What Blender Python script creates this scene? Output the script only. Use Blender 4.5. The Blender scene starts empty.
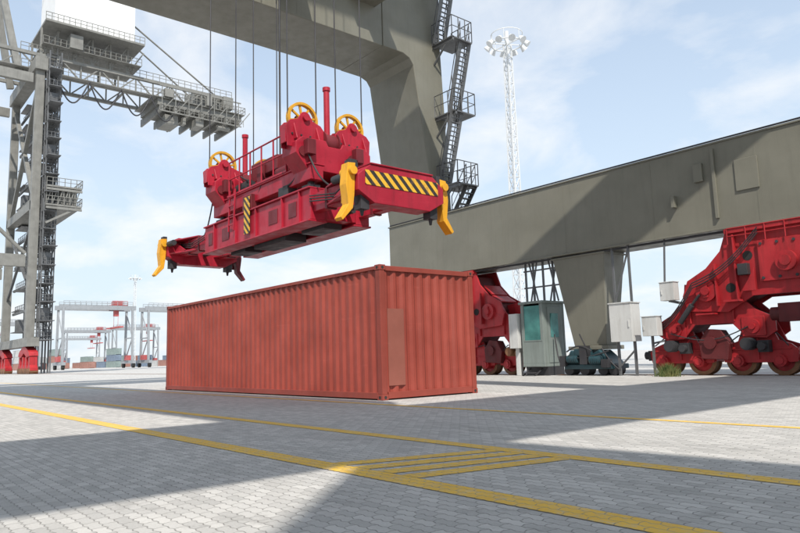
import bpy, bmesh, math, random
from mathutils import Vector, Matrix
random.seed(7)
scene=bpy.context.scene
COL=scene.collection
scene.view_settings.view_transform='Standard'; scene.view_settings.look='None'; scene.view_settings.exposure=0

# ------------------------------------------------------------ materials
def nodes(m):
    m.use_nodes=True; nt=m.node_tree; nt.nodes.clear()
    out=nt.nodes.new('ShaderNodeOutputMaterial'); b=nt.nodes.new('ShaderNodeBsdfPrincipled')
    nt.links.new(b.outputs[0],out.inputs[0]); return nt,b
def mixc(nt,fac,a,b,mode='MIX'):
    n=nt.nodes.new('ShaderNodeMix'); n.data_type='RGBA'; n.blend_type=mode
    for s,v in ((n.inputs[0],fac),(n.inputs[6],a),(n.inputs[7],b)):
        if isinstance(v,bpy.types.NodeSocket): nt.links.new(v,s)
        elif isinstance(v,(tuple,list)): s.default_value=(*v[:3],1)
        else: s.default_value=v
    return n.outputs[2]
def noise(nt,scale,detail=4,rough=.55,vec=None,sc=None):
    tc=nt.nodes.new('ShaderNodeTexCoord'); mp=nt.nodes.new('ShaderNodeMapping')
    nt.links.new(tc.outputs['Object'],mp.inputs[0])
    if sc: mp.inputs['Scale'].default_value=sc
    n=nt.nodes.new('ShaderNodeTexNoise'); n.inputs['Scale'].default_value=scale
    n.inputs['Detail'].default_value=detail; n.inputs['Roughness'].default_value=rough
    nt.links.new(mp.outputs[0],n.inputs['Vector']); return n.outputs[0]
def ramp(nt,src,a,b,c0=0.,c1=1.):
    r=nt.nodes.new('ShaderNodeMapRange'); nt.links.new(src,r.inputs[0])
    r.inputs[1].default_value=a; r.inputs[2].default_value=b; r.inputs[3].default_value=c0; r.inputs[4].default_value=c1
    r.clamp=True; return r.outputs[0]
def paint(name,col,rough=.5,metal=0.,var=.18,dirt=.25,dirtcol=(.06,.05,.045),streak=.3,rust=0.,spec=.4,scuff=0.):
    m=bpy.data.materials.new(name); nt,b=nodes(m)
    dark=tuple(c*(1-var) for c in col); light=tuple(min(1,c*(1+var)+.01) for c in col)
    c=mixc(nt,ramp(nt,noise(nt,.9,5),.3,.7),dark,light)
    s=ramp(nt,noise(nt,1.0,6,.65,sc=(5,5,.45)),.5,.78,0,streak)
    c=mixc(nt,s,c,dirtcol)
    d=ramp(nt,noise(nt,4.5,8,.7),.56,.8,0,dirt)
    c=mixc(nt,d,c,dirtcol)
    if scuff>0:
        c=mixc(nt,ramp(nt,noise(nt,2.0,9,.75,sc=(.5,.5,6)),.60,.68,0,scuff),c,tuple(min(1,x*1.5+.03) for x in col))
        c=mixc(nt,ramp(nt,noise(nt,1.6,7,.7,sc=(7,7,.35)),.60,.72,0,scuff),c,tuple(x*.45 for x in col))
    if rust>0:
        r=ramp(nt,noise(nt,7,9,.75),.63,.70,0,rust)
        c=mixc(nt,r,c,(.16,.06,.03))
    nt.links.new(c,b.inputs['Base Color'])
    b.inputs['Metallic'].default_value=metal
    try: b.inputs['Specular IOR Level'].default_value=spec
    except: pass
    nt.links.new(ramp(nt,noise(nt,3,6),.3,.7,max(.05,rough-.1),min(1,rough+.15)),b.inputs['Roughness'])
    bp=nt.nodes.new('ShaderNodeBump'); bp.inputs['Strength'].default_value=.12; bp.inputs['Distance'].default_value=.02
    nt.links.new(noise(nt,6,4),bp.inputs['Height']); nt.links.new(bp.outputs[0],b.inputs['Normal'])
    return m
M={}
M['steel']=paint('crane_grey_paint',(.178,.174,.140),.42,var=.06,dirt=.10,streak=.22,dirtcol=(.09,.088,.07))
M['steel_light']=paint('crane_beige_grey_paint',(.20,.20,.185),.5,var=.14,dirt=.2,streak=.3)
M['mastpaint']=paint('galvanised_mast_paint',(.62,.64,.65),.5,var=.06,dirt=.08,streak=.1)
M['housewhite']=paint('white_house_paint',(.74,.75,.75),.45,var=.03,dirt=.05,streak=.12,dirtcol=(.4,.4,.38))
M['rtggrey']=paint('yard_crane_grey_paint',(.27,.29,.31),.5,var=.06,dirt=.08,streak=.1)
M['stair']=paint('galvanised_dark_steel',(.13,.135,.14),.5,.3)
M['container']=paint('container_red_paint',(.295,.050,.032),.55,var=.18,dirt=.3,streak=.45,dirtcol=(.13,.036,.028),rust=.45,scuff=.35)
M['containerpost']=paint('container_frame_paint',(.26,.046,.03),.55,var=.12,dirt=.3,streak=.3,dirtcol=(.11,.04,.03),rust=.7,scuff=.3)
M['patch']=paint('faded_patch_paint',(.27,.085,.06),.65,var=.12,dirt=.35,streak=.4,dirtcol=(.17,.07,.055),rust=.3,scuff=.35)
M['crimson']=paint('crimson_paint',(.37,.010,.030),.42,var=.16,dirt=.4,streak=.5,dirtcol=(.06,.01,.014),spec=.4,rust=.3,scuff=.25)
M['crimsondark']=paint('crimson_worn_paint',(.14,.011,.018),.5,var=.2,dirt=.6,streak=.7,dirtcol=(.035,.015,.015))
M['red']=paint('bogie_red_paint',(.37,.014,.020),.46,var=.18,dirt=.55,streak=.6,dirtcol=(.06,.015,.013),rust=.6,scuff=.3)
M['core']=paint('bogie_shaded_red_paint',(.10,.009,.011),.6,var=.2,dirt=.7,streak=.7,dirtcol=(.025,.012,.012))  # darker copy of the bogie red, shade of the gaps put into colour
M['yellow']=paint('safety_yellow_paint',(.74,.36,.015),.45,var=.1,dirt=.5,streak=.45,dirtcol=(.14,.09,.03),rust=.6)
M['gold']=paint('sheave_gold_paint',(.60,.31,.02),.45,var=.15,dirt=.5,streak=.4,dirtcol=(.10,.06,.02),rust=.6)
M['rust']=paint('worn_rusty_steel',(.20,.10,.05),.6,.3,var=.4,dirt=.6,streak=.2)
M['dark']=paint('dark_grease_steel',(.045,.045,.05),.55,.3,var=.3,dirt=.2)
M['rope']=paint('steel_wire_rope',(.07,.07,.075),.5,.6,dirt=.1)
M['white']=paint('white_cabinet_paint',(.55,.56,.55),.45,var=.07,dirt=.3,streak=.4,dirtcol=(.22,.19,.15),rust=.2)
M['cabgrey']=paint('cabin_grey_green_paint',(.20,.235,.22),.5,var=.1,dirt=.3,streak=.35)
M['teal']=paint('teal_machine_paint',(.02,.06,.075),.4,var=.35,dirt=.7,streak=.6,rust=.4)
M['cblue']=paint('container_blue_paint',(.16,.21,.28),.6); M['cwhite']=paint('container_white_paint',(.45,.46,.46),.6)
M['corange']=paint('container_rust_paint',(.32,.17,.14),.6); M['cgreen']=paint('container_green_paint',(.22,.28,.27),.6)
M['black']=paint('rubber_and_hole_black',(.02,.02,.02),.8,dirt=.1)  # tyre rubber, also the painted dark of the holes
M['hazered']=paint('distant_red_paint',(.42,.09,.09),.6)
m=bpy.data.materials.new('green_glass'); nt,b=nodes(m); b.inputs['Roughness'].default_value=.08; b.inputs['Metallic'].default_value=.3; M['glass']=m
nt.links.new(mixc(nt,ramp(nt,noise(nt,1.5,4),.35,.7),(.02,.10,.09),(.08,.26,.23)),b.inputs['Base Color'])
def hazard(name,axis,scale,sgn=1):
    m=bpy.data.materials.new(name); nt,b=nodes(m)
    tc=nt.nodes.new('ShaderNodeTexCoord'); sp=nt.nodes.new('ShaderNodeSeparateXYZ'); nt.links.new(tc.outputs['Object'],sp.inputs[0])
    a=nt.nodes.new('ShaderNodeMath'); a.operation='MULTIPLY_ADD'; nt.links.new(sp.outputs[2],a.inputs[0]); a.inputs[1].default_value=sgn; nt.links.new(sp.outputs[axis],a.inputs[2])
    c=nt.nodes.new('ShaderNodeMath'); c.operation='MULTIPLY'; nt.links.new(a.outputs[0],c.inputs[0]); c.inputs[1].default_value=scale
    f=nt.nodes.new('ShaderNodeMath'); f.operation='FRACT'; nt.links.new(c.outputs[0],f.inputs[0])
    g=nt.nodes.new('ShaderNodeMath'); g.operation='GREATER_THAN'; nt.links.new(f.outputs[0],g.inputs[0]); g.inputs[1].default_value=.5
    col=mixc(nt,g.outputs[0],(.74,.42,.03),(.025,.022,.02))
    col=mixc(nt,ramp(nt,noise(nt,8,8,.7),.53,.72,0,.65),col,(.2,.1,.06))
    nt.links.new(col,b.inputs['Base Color']); b.inputs['Roughness'].default_value=.5
    return m
M['hazY']=hazard('hazard_stripes_cross',1,3.6); M['hazX']=hazard('hazard_stripes_long',0,4.2)
def paving(name,yellow):
    m=bpy.data.materials.new(name); nt,b=nodes(m)
    tc=nt.nodes.new('ShaderNodeNewGeometry')
    dn=nt.nodes.new('ShaderNodeTexNoise'); dn.inputs['Scale'].default_value=13; nt.links.new(tc.outputs['Position'],dn.inputs['Vector'])
    vm=nt.nodes.new('ShaderNodeVectorMath'); vm.operation='MULTIPLY_ADD'; nt.links.new(dn.outputs[1],vm.inputs[0]); vm.inputs[1].default_value=(.028,.028,0); nt.links.new(tc.outputs['Position'],vm.inputs[2])
    s2=nt.nodes.new('ShaderNodeSeparateXYZ'); nt.links.new(vm.outputs[0],s2.inputs[0])
    def tri(src,period,amp):
        p=nt.nodes.new('ShaderNodeMath'); p.operation='PINGPONG'; nt.links.new(src,p.inputs[0]); p.inputs[1].default_value=period
        q=nt.nodes.new('ShaderNodeMath'); q.operation='MULTIPLY'; nt.links.new(p.outputs[0],q.inputs[0]); q.inputs[1].default_value=amp/period; return q.outputs[0]
    def addn(a,b_):
        p=nt.nodes.new('ShaderNodeMath'); p.operation='ADD'; nt.links.new(a,p.inputs[0]); nt.links.new(b_,p.inputs[1]); return p.outputs[0]
    cx=nt.nodes.new('ShaderNodeCombineXYZ'); nt.links.new(addn(s2.outputs[0],tri(s2.outputs[1],.042,.014)),cx.inputs[0]); nt.links.new(addn(s2.outputs[1],tri(s2.outputs[0],.042,.014)),cx.inputs[1])
    br=nt.nodes.new('ShaderNodeTexBrick'); nt.links.new(cx.outputs[0],br.inputs['Vector'])
    br.inputs['Scale'].default_value=1.0; br.inputs['Brick Width'].default_value=.168; br.inputs['Row Height'].default_value=.084
    br.inputs['Mortar Size'].default_value=.005; br.inputs['Mortar Smooth'].default_value=.5; br.offset=.5; br.inputs['Bias'].default_value=0
    br.inputs['Color1'].default_value=(.41,.405,.39,1); br.inputs['Color2'].default_value=(.60,.59,.565,1); br.inputs['Mortar'].default_value=(.21,.205,.19,1)
    def nz(scale,detail=5,rough=.6,sc=None):
        n=nt.nodes.new('ShaderNodeTexNoise'); n.inputs['Scale'].default_value=scale; n.inputs['Detail'].default_value=detail; n.inputs['Roughness'].default_value=rough
        if sc:
            mp=nt.nodes.new('ShaderNodeMapping'); mp.inputs['Scale'].default_value=sc; nt.links.new(tc.outputs['Position'],mp.inputs[0]); nt.links.new(mp.outputs[0],n.inputs['Vector'])
        else: nt.links.new(tc.outputs['Position'],n.inputs['Vector'])
        return n.outputs[0]
    c=br.outputs['Color']
    c=mixc(nt,ramp(nt,nz(.35,6,.65),.3,.72,0,.4),c,(.35,.345,.335))
    c=mixc(nt,ramp(nt,nz(.5,6,.7,(.25,2.2,1)),.50,.72,0,.45),c,(.25,.245,.23))
    c=mixc(nt,ramp(nt,nz(60,5,.75),.45,.75,0,.35),c,(.64,.63,.61))
    c=mixc(nt,ramp(nt,nz(90,3,.7),.55,.75,0,.4),c,(.2,.195,.19))
    c=mixc(nt,ramp(nt,nz(2.3,8,.75),.56,.70,0,.5),c,(.20,.195,.185))
    c=mixc(nt,ramp(nt,nz(1.1,9,.8),.62,.70,0,.5),c,(.14,.135,.125))
    if yellow:
        wear=ramp(nt,nz(9,11,.82),.50,.68,0,.85)
        keep=mixc(nt,br.outputs['Fac'],(.0,.0,.0),(.65,.65,.65))
        y=mixc(nt,ramp(nt,nz(3,5),.3,.7),(.74,.45,.05),(.82,.53,.09))
        y=mixc(nt,keep,y,c)
        c=mixc(nt,wear,y,c)
    nt.links.new(c,b.inputs['Base Color'])
    nt.links.new(ramp(nt,nz(3,4),.3,.7,.7,.95),b.inputs['Roughness'])
    h=nt.nodes.new('ShaderNodeMath'); h.operation='MULTIPLY_ADD'; nt.links.new(br.outputs['Fac'],h.inputs[0]); h.inputs[1].default_value=-1; nt.links.new(ramp(nt,nz(30,5),0,1,0,.35),h.inputs[2])
    bp=nt.nodes.new('ShaderNodeBump'); bp.inputs['Strength'].default_value=.55; bp.inputs['Distance'].default_value=.007
    nt.links.new(h.outputs[0],bp.inputs['Height']); nt.links.new(bp.outputs[0],b.inputs['Normal'])
    return m
M['paving']=paving('block_paving',False); M['line']=paving('worn_yellow_marking',True)
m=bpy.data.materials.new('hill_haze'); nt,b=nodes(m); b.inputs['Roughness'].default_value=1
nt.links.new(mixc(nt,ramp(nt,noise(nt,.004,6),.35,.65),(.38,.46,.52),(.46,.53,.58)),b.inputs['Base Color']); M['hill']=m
m=bpy.data.materials.new('grass_blades'); nt,b=nodes(m); nt.links.new(mixc(nt,ramp(nt,noise(nt,5,2),.35,.65),(.07,.12,.03),(.20,.20,.07)),b.inputs['Base Color']); b.inputs['Roughness'].default_value=.8; M['grass']=m

# ------------------------------------------------------------ geometry helpers
class G:
    def __init__(s): s.v=[]; s.f=[]; s.sm=[]
    def add(s,v,f,sm=False):
        o=len(s.v); s.v+= [tuple(x) for x in v]; s.f+=[tuple(i+o for i in q) for q in f]; s.sm+=[sm]*len(f); return s
    def box(s,x0,x1,y0,y1,z0,z1):
        return s.add([(x,y,z) for x in (x0,x1) for y in (y0,y1) for z in (z0,z1)],[(0,1,3,2),(4,6,7,5),(0,4,5,1),(2,3,7,6),(0,2,6,4),(1,5,7,3)])
    def prism(s,pts,ax,a0,a1):
        n=len(pts)
        def P(p,a): return (a,p[0],p[1]) if ax=='x' else ((p[0],a,p[1]) if ax=='y' else (p[0],p[1],a))
        v=[P(p,a0) for p in pts]+[P(p,a1) for p in pts]
        f=[tuple(range(n)),tuple(range(2*n-1,n-1,-1))]+[(i,(i+1)%n,n+(i+1)%n,n+i) for i in range(n)]
        return s.add(v,f)
    def cyl(s,p1,p2,r,r2=None,n=14,cap=True):
        p1=Vector(p1);p2=Vector(p2); r2=r if r2 is None else r2
        d=(p2-p1).normalized(); u=d.orthogonal().normalized(); w=d.cross(u)
        v=[p1+(u*math.cos(t)+w*math.sin(t))*r for t in [2*math.pi*i/n for i in range(n)]]+[p2+(u*math.cos(t)+w*math.sin(t))*r2 for t in [2*math.pi*i/n for i in range(n)]]
        s.add(v,[(i,(i+1)%n,n+(i+1)%n,n+i) for i in range(n)],True)
        if cap:
            s.add(v[:n],[tuple(range(n))]); s.add(v[n:],[tuple(range(n))])
        return s
    def bar(s,p1,p2,w,h=None):
        h=h or w; p1=Vector(p1);p2=Vector(p2); d=(p2-p1).normalized()
        up=Vector((0,0,1)) if abs(d.z)<.95 else Vector((0,1,0))
        a=d.cross(up).normalized()*w/2; b=a.cross(d).normalized()*h/2
        v=[p+x*a+y*b for p in (p1,p2) for x,y in ((-1,-1),(1,-1),(1,1),(-1,1))]
        return s.add(v,[(0,1,2,3),(7,6,5,4),(0,4,5,1),(1,5,6,2),(2,6,7,3),(3,7,4,0)])
    def ring(s,c,ax,ro,ri,w,n=28):
        c=Vector(c); d={'x':Vector((1,0,0)),'y':Vector((0,1,0)),'z':Vector((0,0,1))}[ax]; u=d.orthogonal().normalized(); k=d.cross(u)
        v=[]
        for i in range(n):
            t=2*math.pi*i/n; e=u*math.cos(t)+k*math.sin(t)
            v+= [c+e*ro-d*w/2,c+e*ro+d*w/2,c+e*ri+d*w/2,c+e*ri-d*w/2]
        f=[]
        for i in range(n):
            j=(i+1)%n
            for q in range(4): f.append((4*i+q,4*j+q,4*j+(q+1)%4,4*i+(q+1)%4))
        return s.add(v,f)
    def rail(s,pts,h=1.05,post=1.2,r=.022,mid=True):
        for a,b in zip(pts[:-1],pts[1:]):
            a=Vector(a);b=Vector(b);L=(b-a).length;n=max(1,round(L/post))
            for i in range(n+1):
                p=a.lerp(b,i/n); s.cyl(p,p+Vector((0,0,h)),r,n=6,cap=False)
            up=Vector((0,0,h)); s.cyl(a+up,b+up,r,n=6,cap=False)
            if mid: s.cyl(a+up*.5,b+up*.5,r*.8,n=6,cap=False)
        return s
    def stairs(s,p1,p2,wd,ax='x',rise=.2):
        p1=Vector(p1);p2=Vector(p2); n=max(3,int(abs(p2.z-p1.z)/rise)); o=Vector((0,wd/2,0)) if ax=='x' else Vector((wd/2,0,0))
        run=(p2-p1); run.z=0; t=run.length/n
        for sg in (-1,1): s.bar(p1+o*sg,p2+o*sg,.04,.24)
        for i in range(n):
            c=p1.lerp(p2,(i+.5)/n)
            if ax=='x': s.box(c.x-t*.55,c.x+t*.55,c.y-wd/2,c.y+wd/2,c.z-.02,c.z+.02)
            else: s.box(c.x-wd/2,c.x+wd/2,c.y-t*.55,c.y+t*.55,c.z-.02,c.z+.02)
        for sg in (-1,1): s.rail([p1+o*sg,p2+o*sg],1.0,1.1)
        return s
    def hose(s,pts,r,n=6):
        for a,b in zip(pts[:-1],pts[1:]): s.cyl(a,b,r,n=n,cap=False)
        return s
def sag(a,b,d,n=10):
    a=Vector(a);b=Vector(b); return [a.lerp(b,i/n)-Vector((0,0,d*math.sin(math.pi*i/n))) for i in range(n+1)]
def arcprof(cx,cz,r,a0,a1,n): return [(cx+r*math.cos(math.radians(a0+(a1-a0)*i/n)),cz+r*math.sin(math.radians(a0+(a1-a0)*i/n))) for i in range(n+1)]
BASE={}
def thing(name,loc,label,cat,group=None):
    o=bpy.data.objects.new(name,None); o.location=loc; o.empty_display_size=.3; COL.objects.link(o)
    o['label']=label; o['category']=cat
    if group: o['group']=group
    BASE[o.name]=Vector(loc); return o
def mk(name,g,mat,base=Vector((0,0,0)),bevel=0.):
    me=bpy.data.meshes.new(name); me.from_pydata([tuple(Vector(v)-base) for v in g.v],[],g.f)
    for p,sm in zip(me.polygons,g.sm): p.use_smooth=sm
    bm=bmesh.new(); bm.from_mesh(me); bmesh.ops.recalc_face_normals(bm,faces=bm.faces); bm.to_mesh(me); bm.free()
    me.materials.append(M[mat]); o=bpy.data.objects.new(name,me); COL.objects.link(o)
    if bevel:
        b=o.modifiers.new('bevel','BEVEL'); b.width=bevel; b.segments=2; b.limit_method='ANGLE'; b.angle_limit=math.radians(50)
    return o
def part(name,parent,g,mat,bevel=0.,label=None):
    base=BASE[parent.name]; o=mk(name,g,mat,base,bevel); o.parent=parent; BASE[o.name]=base
    if label: o['label']=label
    return o
def solo(name,g,mat,loc,label,cat,group=None,bevel=0.):
    o=mk(name,g,mat,Vector(loc),bevel); o.location=loc; o['label']=label; o['category']=cat
    if group: o['group']=group
    BASE[o.name]=Vector(loc); return o
def struct(name,g,mat):
    o=mk(name,g,mat); o['kind']='structure'; return o
def copy_tree(src,loc,label=None):
    new=src.copy(); COL.objects.link(new); new.location=loc
    if label: new['label']=label
    def rec(a,b):
        for ch in list(a.children):
            c=ch.copy(); COL.objects.link(c); c.parent=b; rec(ch,c)
    rec(src,new); return new

# ------------------------------------------------------------ ground & markings
struct('ground',G().add([(-4000,-3000,0),(3000,-3000,0),(3000,4000,0),(-4000,4000,0)],[(0,1,2,3)]),'paving')
def line(x0,x1,y0,y1,z=.004): return G().add([(x0,y0,z),(x1,y0,z),(x1,y1,z),(x0,y1,z)],[(0,1,2,3)])
def marking(g): struct('road_marking',g,'line')
marking(line(-140,6,3.17,3.40)); marking(line(-70,6,4.84,5.04)); marking(line(-60,6,8.10,8.25))
for i in range(4):
    x=-5.05+i*.31; sl=.50-.05*i
    marking(G().add([(x,3.405,.004),(x+.20,3.405,.004),(x+.18+sl,4.835,.004),(x+sl,4.835,.004)],[(0,1,2,3)]))

# ------------------------------------------------------------ container
X1=-11.288; X0=X1-12.19; Y0=8.889; Y1=Y0+2.87; HT=2.9
c=thing('shipping_container',((X0+X1)/2,(Y0+Y1)/2,0),'rust-red corrugated forty-foot shipping container standing on block paving','container')
def corr(a0,a1,depth,pitch):
    n=round((a1-a0)/pitch); p=(a1-a0)/n; pts=[]
    for i in range(n):
        s=a0+i*p; pts+=[(s,0),(s+p*.26,0),(s+p*.5,depth),(s+p*.76,depth)]
    pts.append((a1,0)); return pts
def corrpanel(axis,a0,a1,base,sgn,z0,z1,depth,pitch):
    pts=corr(a0,a1,depth,pitch); v=[]
    for s,d in pts:
        for z in (z0,z1):
            v.append((s,base+sgn*d,z) if axis=='x' else (base+sgn*d,s,z))
    return G().add(v,[(2*i,2*i+2,2*i+3,2*i+1) for i in range(len(pts)-1)])
part('side_panel',c,corrpanel('x',X0+.17,X1-.17,Y0+.03,1,.16,HT-.1,.04,.277),'container')
part('side_panel',c,corrpanel('x',X0+.17,X1-.17,Y1-.03,-1,.16,HT-.1,.04,.277),'container')
part('end_wall',c,corrpanel('y',Y0+.14,Y1-.14,X1-.03,-1,.17,HT-.13,.045,.25),'container')
part('end_wall',c,corrpanel('y',Y0+.14,Y1-.14,X0+.03,1,.17,HT-.13,.045,.25),'container')
part('roof',c,G().box(X0+.1,X1-.1,Y0+.06,Y1-.06,HT-.06,HT-.03),'container')
part('floor',c,G().box(X0+.1,X1-.1,Y0+.06,Y1-.06,.1,.155),'dark')
for y in (Y0,Y1-.06):
    part('top_rail',c,G().box(X0+.17,X1-.17,y,y+.06,HT-.1,HT-.02),'containerpost',.006)
    part('bottom_rail',c,G().box(X0+.17,X1-.17,y,y+.06,.03,.16),'containerpost',.006)
for x in (X0,X1-.07):
    part('top_rail',c,G().box(x,x+.07,Y0+.17,Y1-.17,HT-.13,HT-.02),'containerpost',.006)
    part('bottom_rail',c,G().box(x,x+.07,Y0+.17,Y1-.17,.03,.17),'containerpost',.006)
for x in (X0+.004,X1-.164):
    for y in (Y0+.004,Y1-.144):
        part('corner_post',c,G().box(x,x+.16,y,y+.14,.12,HT-.12),'containerpost',.012)
for x,sx in ((X0,1),(X1,-1)):
    for y,sy in ((Y0,1),(Y1,-1)):
        for z0 in (0,HT-.12):
            g=G(); xa,xb=sorted((x-sx*.006,x+sx*.178)); ya,yb=sorted((y-sy*.006,y+sy*.162)); g.box(xa,xb,ya,yb,z0+.002,z0+.122)
            co=part('corner_casting',c,g,'containerpost',.01)
            cx=(xa+xb)/2; cy=(ya+yb)/2
            if sx<0: part('casting_hole_shade',co,G().cyl((X1+.003,cy,z0+.06),(X1+.0085,cy,z0+.06),.035,n=12),'black')  # black disc paints the shade inside the casting hole
            if sy>0: part('casting_hole_shade',co,G().cyl((cx,Y0-.0085,z0+.06),(cx,Y0-.003,z0+.06),.035,n=12),'black')  # same painted hole shade on the long side
part('repair_plate',c,G().box(X1-.026,X1-.018,Y0+.2,Y0+.66,.3,1.95),'patch',0,'pale faded rectangular plate')

# ------------------------------------------------------------ spreader
SX,SY=-17.65,10.1; DX=.28; DZ=-.12
s=thing('container_spreader',(SX,SY,4.0),'crimson telescopic container spreader with yellow corner flippers, hanging on wire ropes','crane spreader')
def sh(g,dz=DZ):
    g.v=[(x+DX,y,z+dz) for x,y,z in g.v]; return g
def sp_(name,par,g,mat,bev=0.,label=None,dz=DZ): return part(name,par,sh(g,dz),mat,bev,label)
ya,yb=SY-.72,SY+.72
g=G()
for y in (ya,yb):
    g.box(-21.2,-14.7,y-.22,y+.22,4.6,5.42); g.box(-21.2,-14.7,y-.29,y+.29,5.42,5.47); g.box(-21.2,-14.7,y-.29,y+.29,4.55,4.60)
for x in (-21.0,-19.3,-16.6,-14.9): g.box(x-.18,x+.18,ya+.22,yb-.22,4.65,5.38)
mf=sp_('main_frame',s,g,'crimson',.015)
for x in (-20.4,-18.9,-17.6,-16.1,-15.2):
    sp_('stiffener',mf,G().box(x-.02,x+.02,ya-.285,ya-.222,4.602,5.418),'crimson')
for x0,x1 in ((-20.9,-20.6),(-19.9,-19.4),(-16.9,-16.4),(-15.8,-15.4)):
    sp_('access_cover',mf,G().box(x0,x1,ya-.236,ya-.222,4.8,5.2),'crimsondark',.004)
for y in (ya,yb):
    g=G(); g.box(-23.75,-12.5,y-.13,y+.13,4.80,5.28)
    tb=sp_('telescopic_beam',s,g,'crimson',.012)
    for x in (-22.7,-21.9,-14.1,-13.4): sp_('wear_collar',tb,G().box(x-.05,x+.05,y-.155,y+.155,4.77,5.31),'crimsondark',.006)
for x0,x1,sg in ((-12.62,-12.12,1),(-23.95,-23.45,-1)):
    g=G()
    g.prism([(SY-1.32,4.78),(SY-1.32,5.14),(SY-.95,5.42),(SY+.95,5.42),(SY+1.32,5.14),(SY+1.32,4.78),(SY+.85,4.52),(SY-.85,4.52)],'x',x0,x1)
    g.box(x0-.04,x1+.03,SY-.97,SY+.97,5.421,5.46)
    xi=x0 if sg>0 else x1
    for y,d in ((ya,-1),(yb,1)):
        g.prism([(xi,y+d*.55),(xi-sg*1.5,y+d*.14),(xi-sg*1.5,y-d*.14),(xi,y-d*.35)],'z',4.84,4.90); g.prism([(xi,y+d*.55),(xi-sg*1.5,y+d*.14),(xi-sg*1.5,y-d*.14),(xi,y-d*.35)],'z',5.29,5.34)
        g.prism([(xi,4.9),(xi-sg*.9,4.9),(xi,5.29)],'y',y+d*.3,y+d*.34)
    e=sp_('end_beam',s,g,'crimson',.015)
    if sg>0: sp_('hazard_panel',e,G().box(x1+.003,x1+.013,SY-1.12,SY+1.12,4.93,5.27),'hazY')
    for y,d in ((SY-1.32,-1),(SY+1.32,1)):
        g=G(); xc=(x0+x1)/2+sg*.02
        g.prism([(y-.01*d,5.42),(y+.2*d,5.40),(y+.26*d,4.9),(y+.20*d,4.45),(y+.42*d,4.12),(y+.36*d,4.06),(y+.08*d,4.36),(y+.03*d,4.7)],'x',xc-.13,xc+.13)
        g.cyl((xc-.22,y+.1*d,5.22),(xc+.22,y+.1*d,5.22),.10); g.box(xc-.17,xc-.13,y+.0,y+.2*d,4.5,5.3) if d>0 else g.box(xc-.17,xc-.13,y-.2,y,4.5,5.3)
        lowred=(sg<0 and d>0)
        fl=sp_('corner_flipper',s,g,'crimsondark' if lowred else 'yellow',.01,'dark red worn corner flipper' if lowred else None)
        sp_('flipper_motor',s,G().cyl((xc-sg*.3,y-.02*d,5.2),(xc-sg*.75,y-.02*d,5.2),.1).box(xc-.12,xc+.12,y-.12,y+.02,5.2,5.5),'dark',.008)
        g=G(); g.box(xc-.13,xc+.13,y-d*.26-.12,y-d*.26+.12,4.38,4.72); g.cyl((xc,y-d*.26,4.38),(xc,y-d*.26,4.24),.055,.03); sp_('twistlock',s,g,'dark')
sp_('hazard_panel',mf,G().box(-18.25,-17.9,ya-.31,ya-.295,4.75,5.85),'hazX')
sp_('junction_box',s,G().box(-18.4,-17.85,ya-.28,ya+.1,5.48,5.92),'crimsondark',.01)
sp_('junction_box',s,G().box(-16.4,-15.9,ya-.2,ya+.1,5.48,5.76),'dark',.01)
g=G()
for i in range(6):
    x=-20.6+i*1.1; g.cyl((x,SY-.4,5.0),(x+.7,SY-.4,5.0),.06,n=8); g.cyl((x,SY+.2,4.9),(x+.7,SY+.2,4.9),.08,n=8)
g.cyl((-23.4,SY,4.9),(-12.7,SY,4.9),.07,n=10); g.box(-18.9,-17.0,SY-.35,SY+.35,4.45,5.15); g.box(-20.6,-19.6,SY-.3,SY+.3,4.5,4.9); g.box(-16.2,-15.1,SY-.3,SY+.3,4.5,4.9)
sp_('hydraulic_unit',s,g,'dark')
for k_ in range(3):
    sp_('hydraulic_hose',s,G().hose([(-21.2,ya-.25,5.2-k_*.07),(-22.3,ya-.2,5.1-k_*.07),(-23.3,ya-.2,5.2-k_*.05)],.018),'dark'); sp_('hydraulic_hose',s,G().hose([(-14.7,ya-.25,5.2-k_*.07),(-13.6,ya-.2,5.05-k_*.07),(-12.8,ya-.35,5.2-k_*.05)],.018),'dark')
hb=G()
for y in (ya+.05,yb-.05): hb.box(-20.7,-14.8,y-.2,y+.2,5.70,6.10); hb.box(-20.72,-14.78,y-.25,y+.25,6.10,6.14)
hb.box(-19.8,-15.7,SY-.3,SY+.3,6.0,6.6)
for x in (-20.2,-15.3):
    hb.prism([(ya-.5,6.4),(ya-.5,6.70),(ya-.3,6.86),(SY-.28,6.86),(SY-.2,6.72),(SY+.2,6.72),(SY+.28,6.86),(yb+.3,6.86),(yb+.5,6.70),(yb+.5,6.4),(yb+.15,6.0),(ya-.15,6.0)],'x',x-.36,x+.36)
    hb.box(x-.42,x+.42,ya-.1,ya+.1,6.0,6.8); hb.box(x-.42,x+.42,yb-.1,yb+.1,6.0,6.8)
for a_,b_ in ((-19.84,-19.0),(-15.66,-16.5)):
    for yy in (SY-.55,SY+.47): hb.prism([(a_,6.1),(a_,6.9),((a_+b_)/2,6.7),(b_,6.3),(b_,6.1)],'y',yy,yy+.08)
h=sp_('headblock',s,hb,'crimson',.015)
for x in (-20.4,-15.1):
    for y in (ya+.05,yb-.05): sp_('lock_pin',h,G().cyl((x,y,5.4),(x,y,5.76),.09).box(x-.2,x+.2,y-.16,y+.16,5.475,5.60),'dark')
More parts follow.
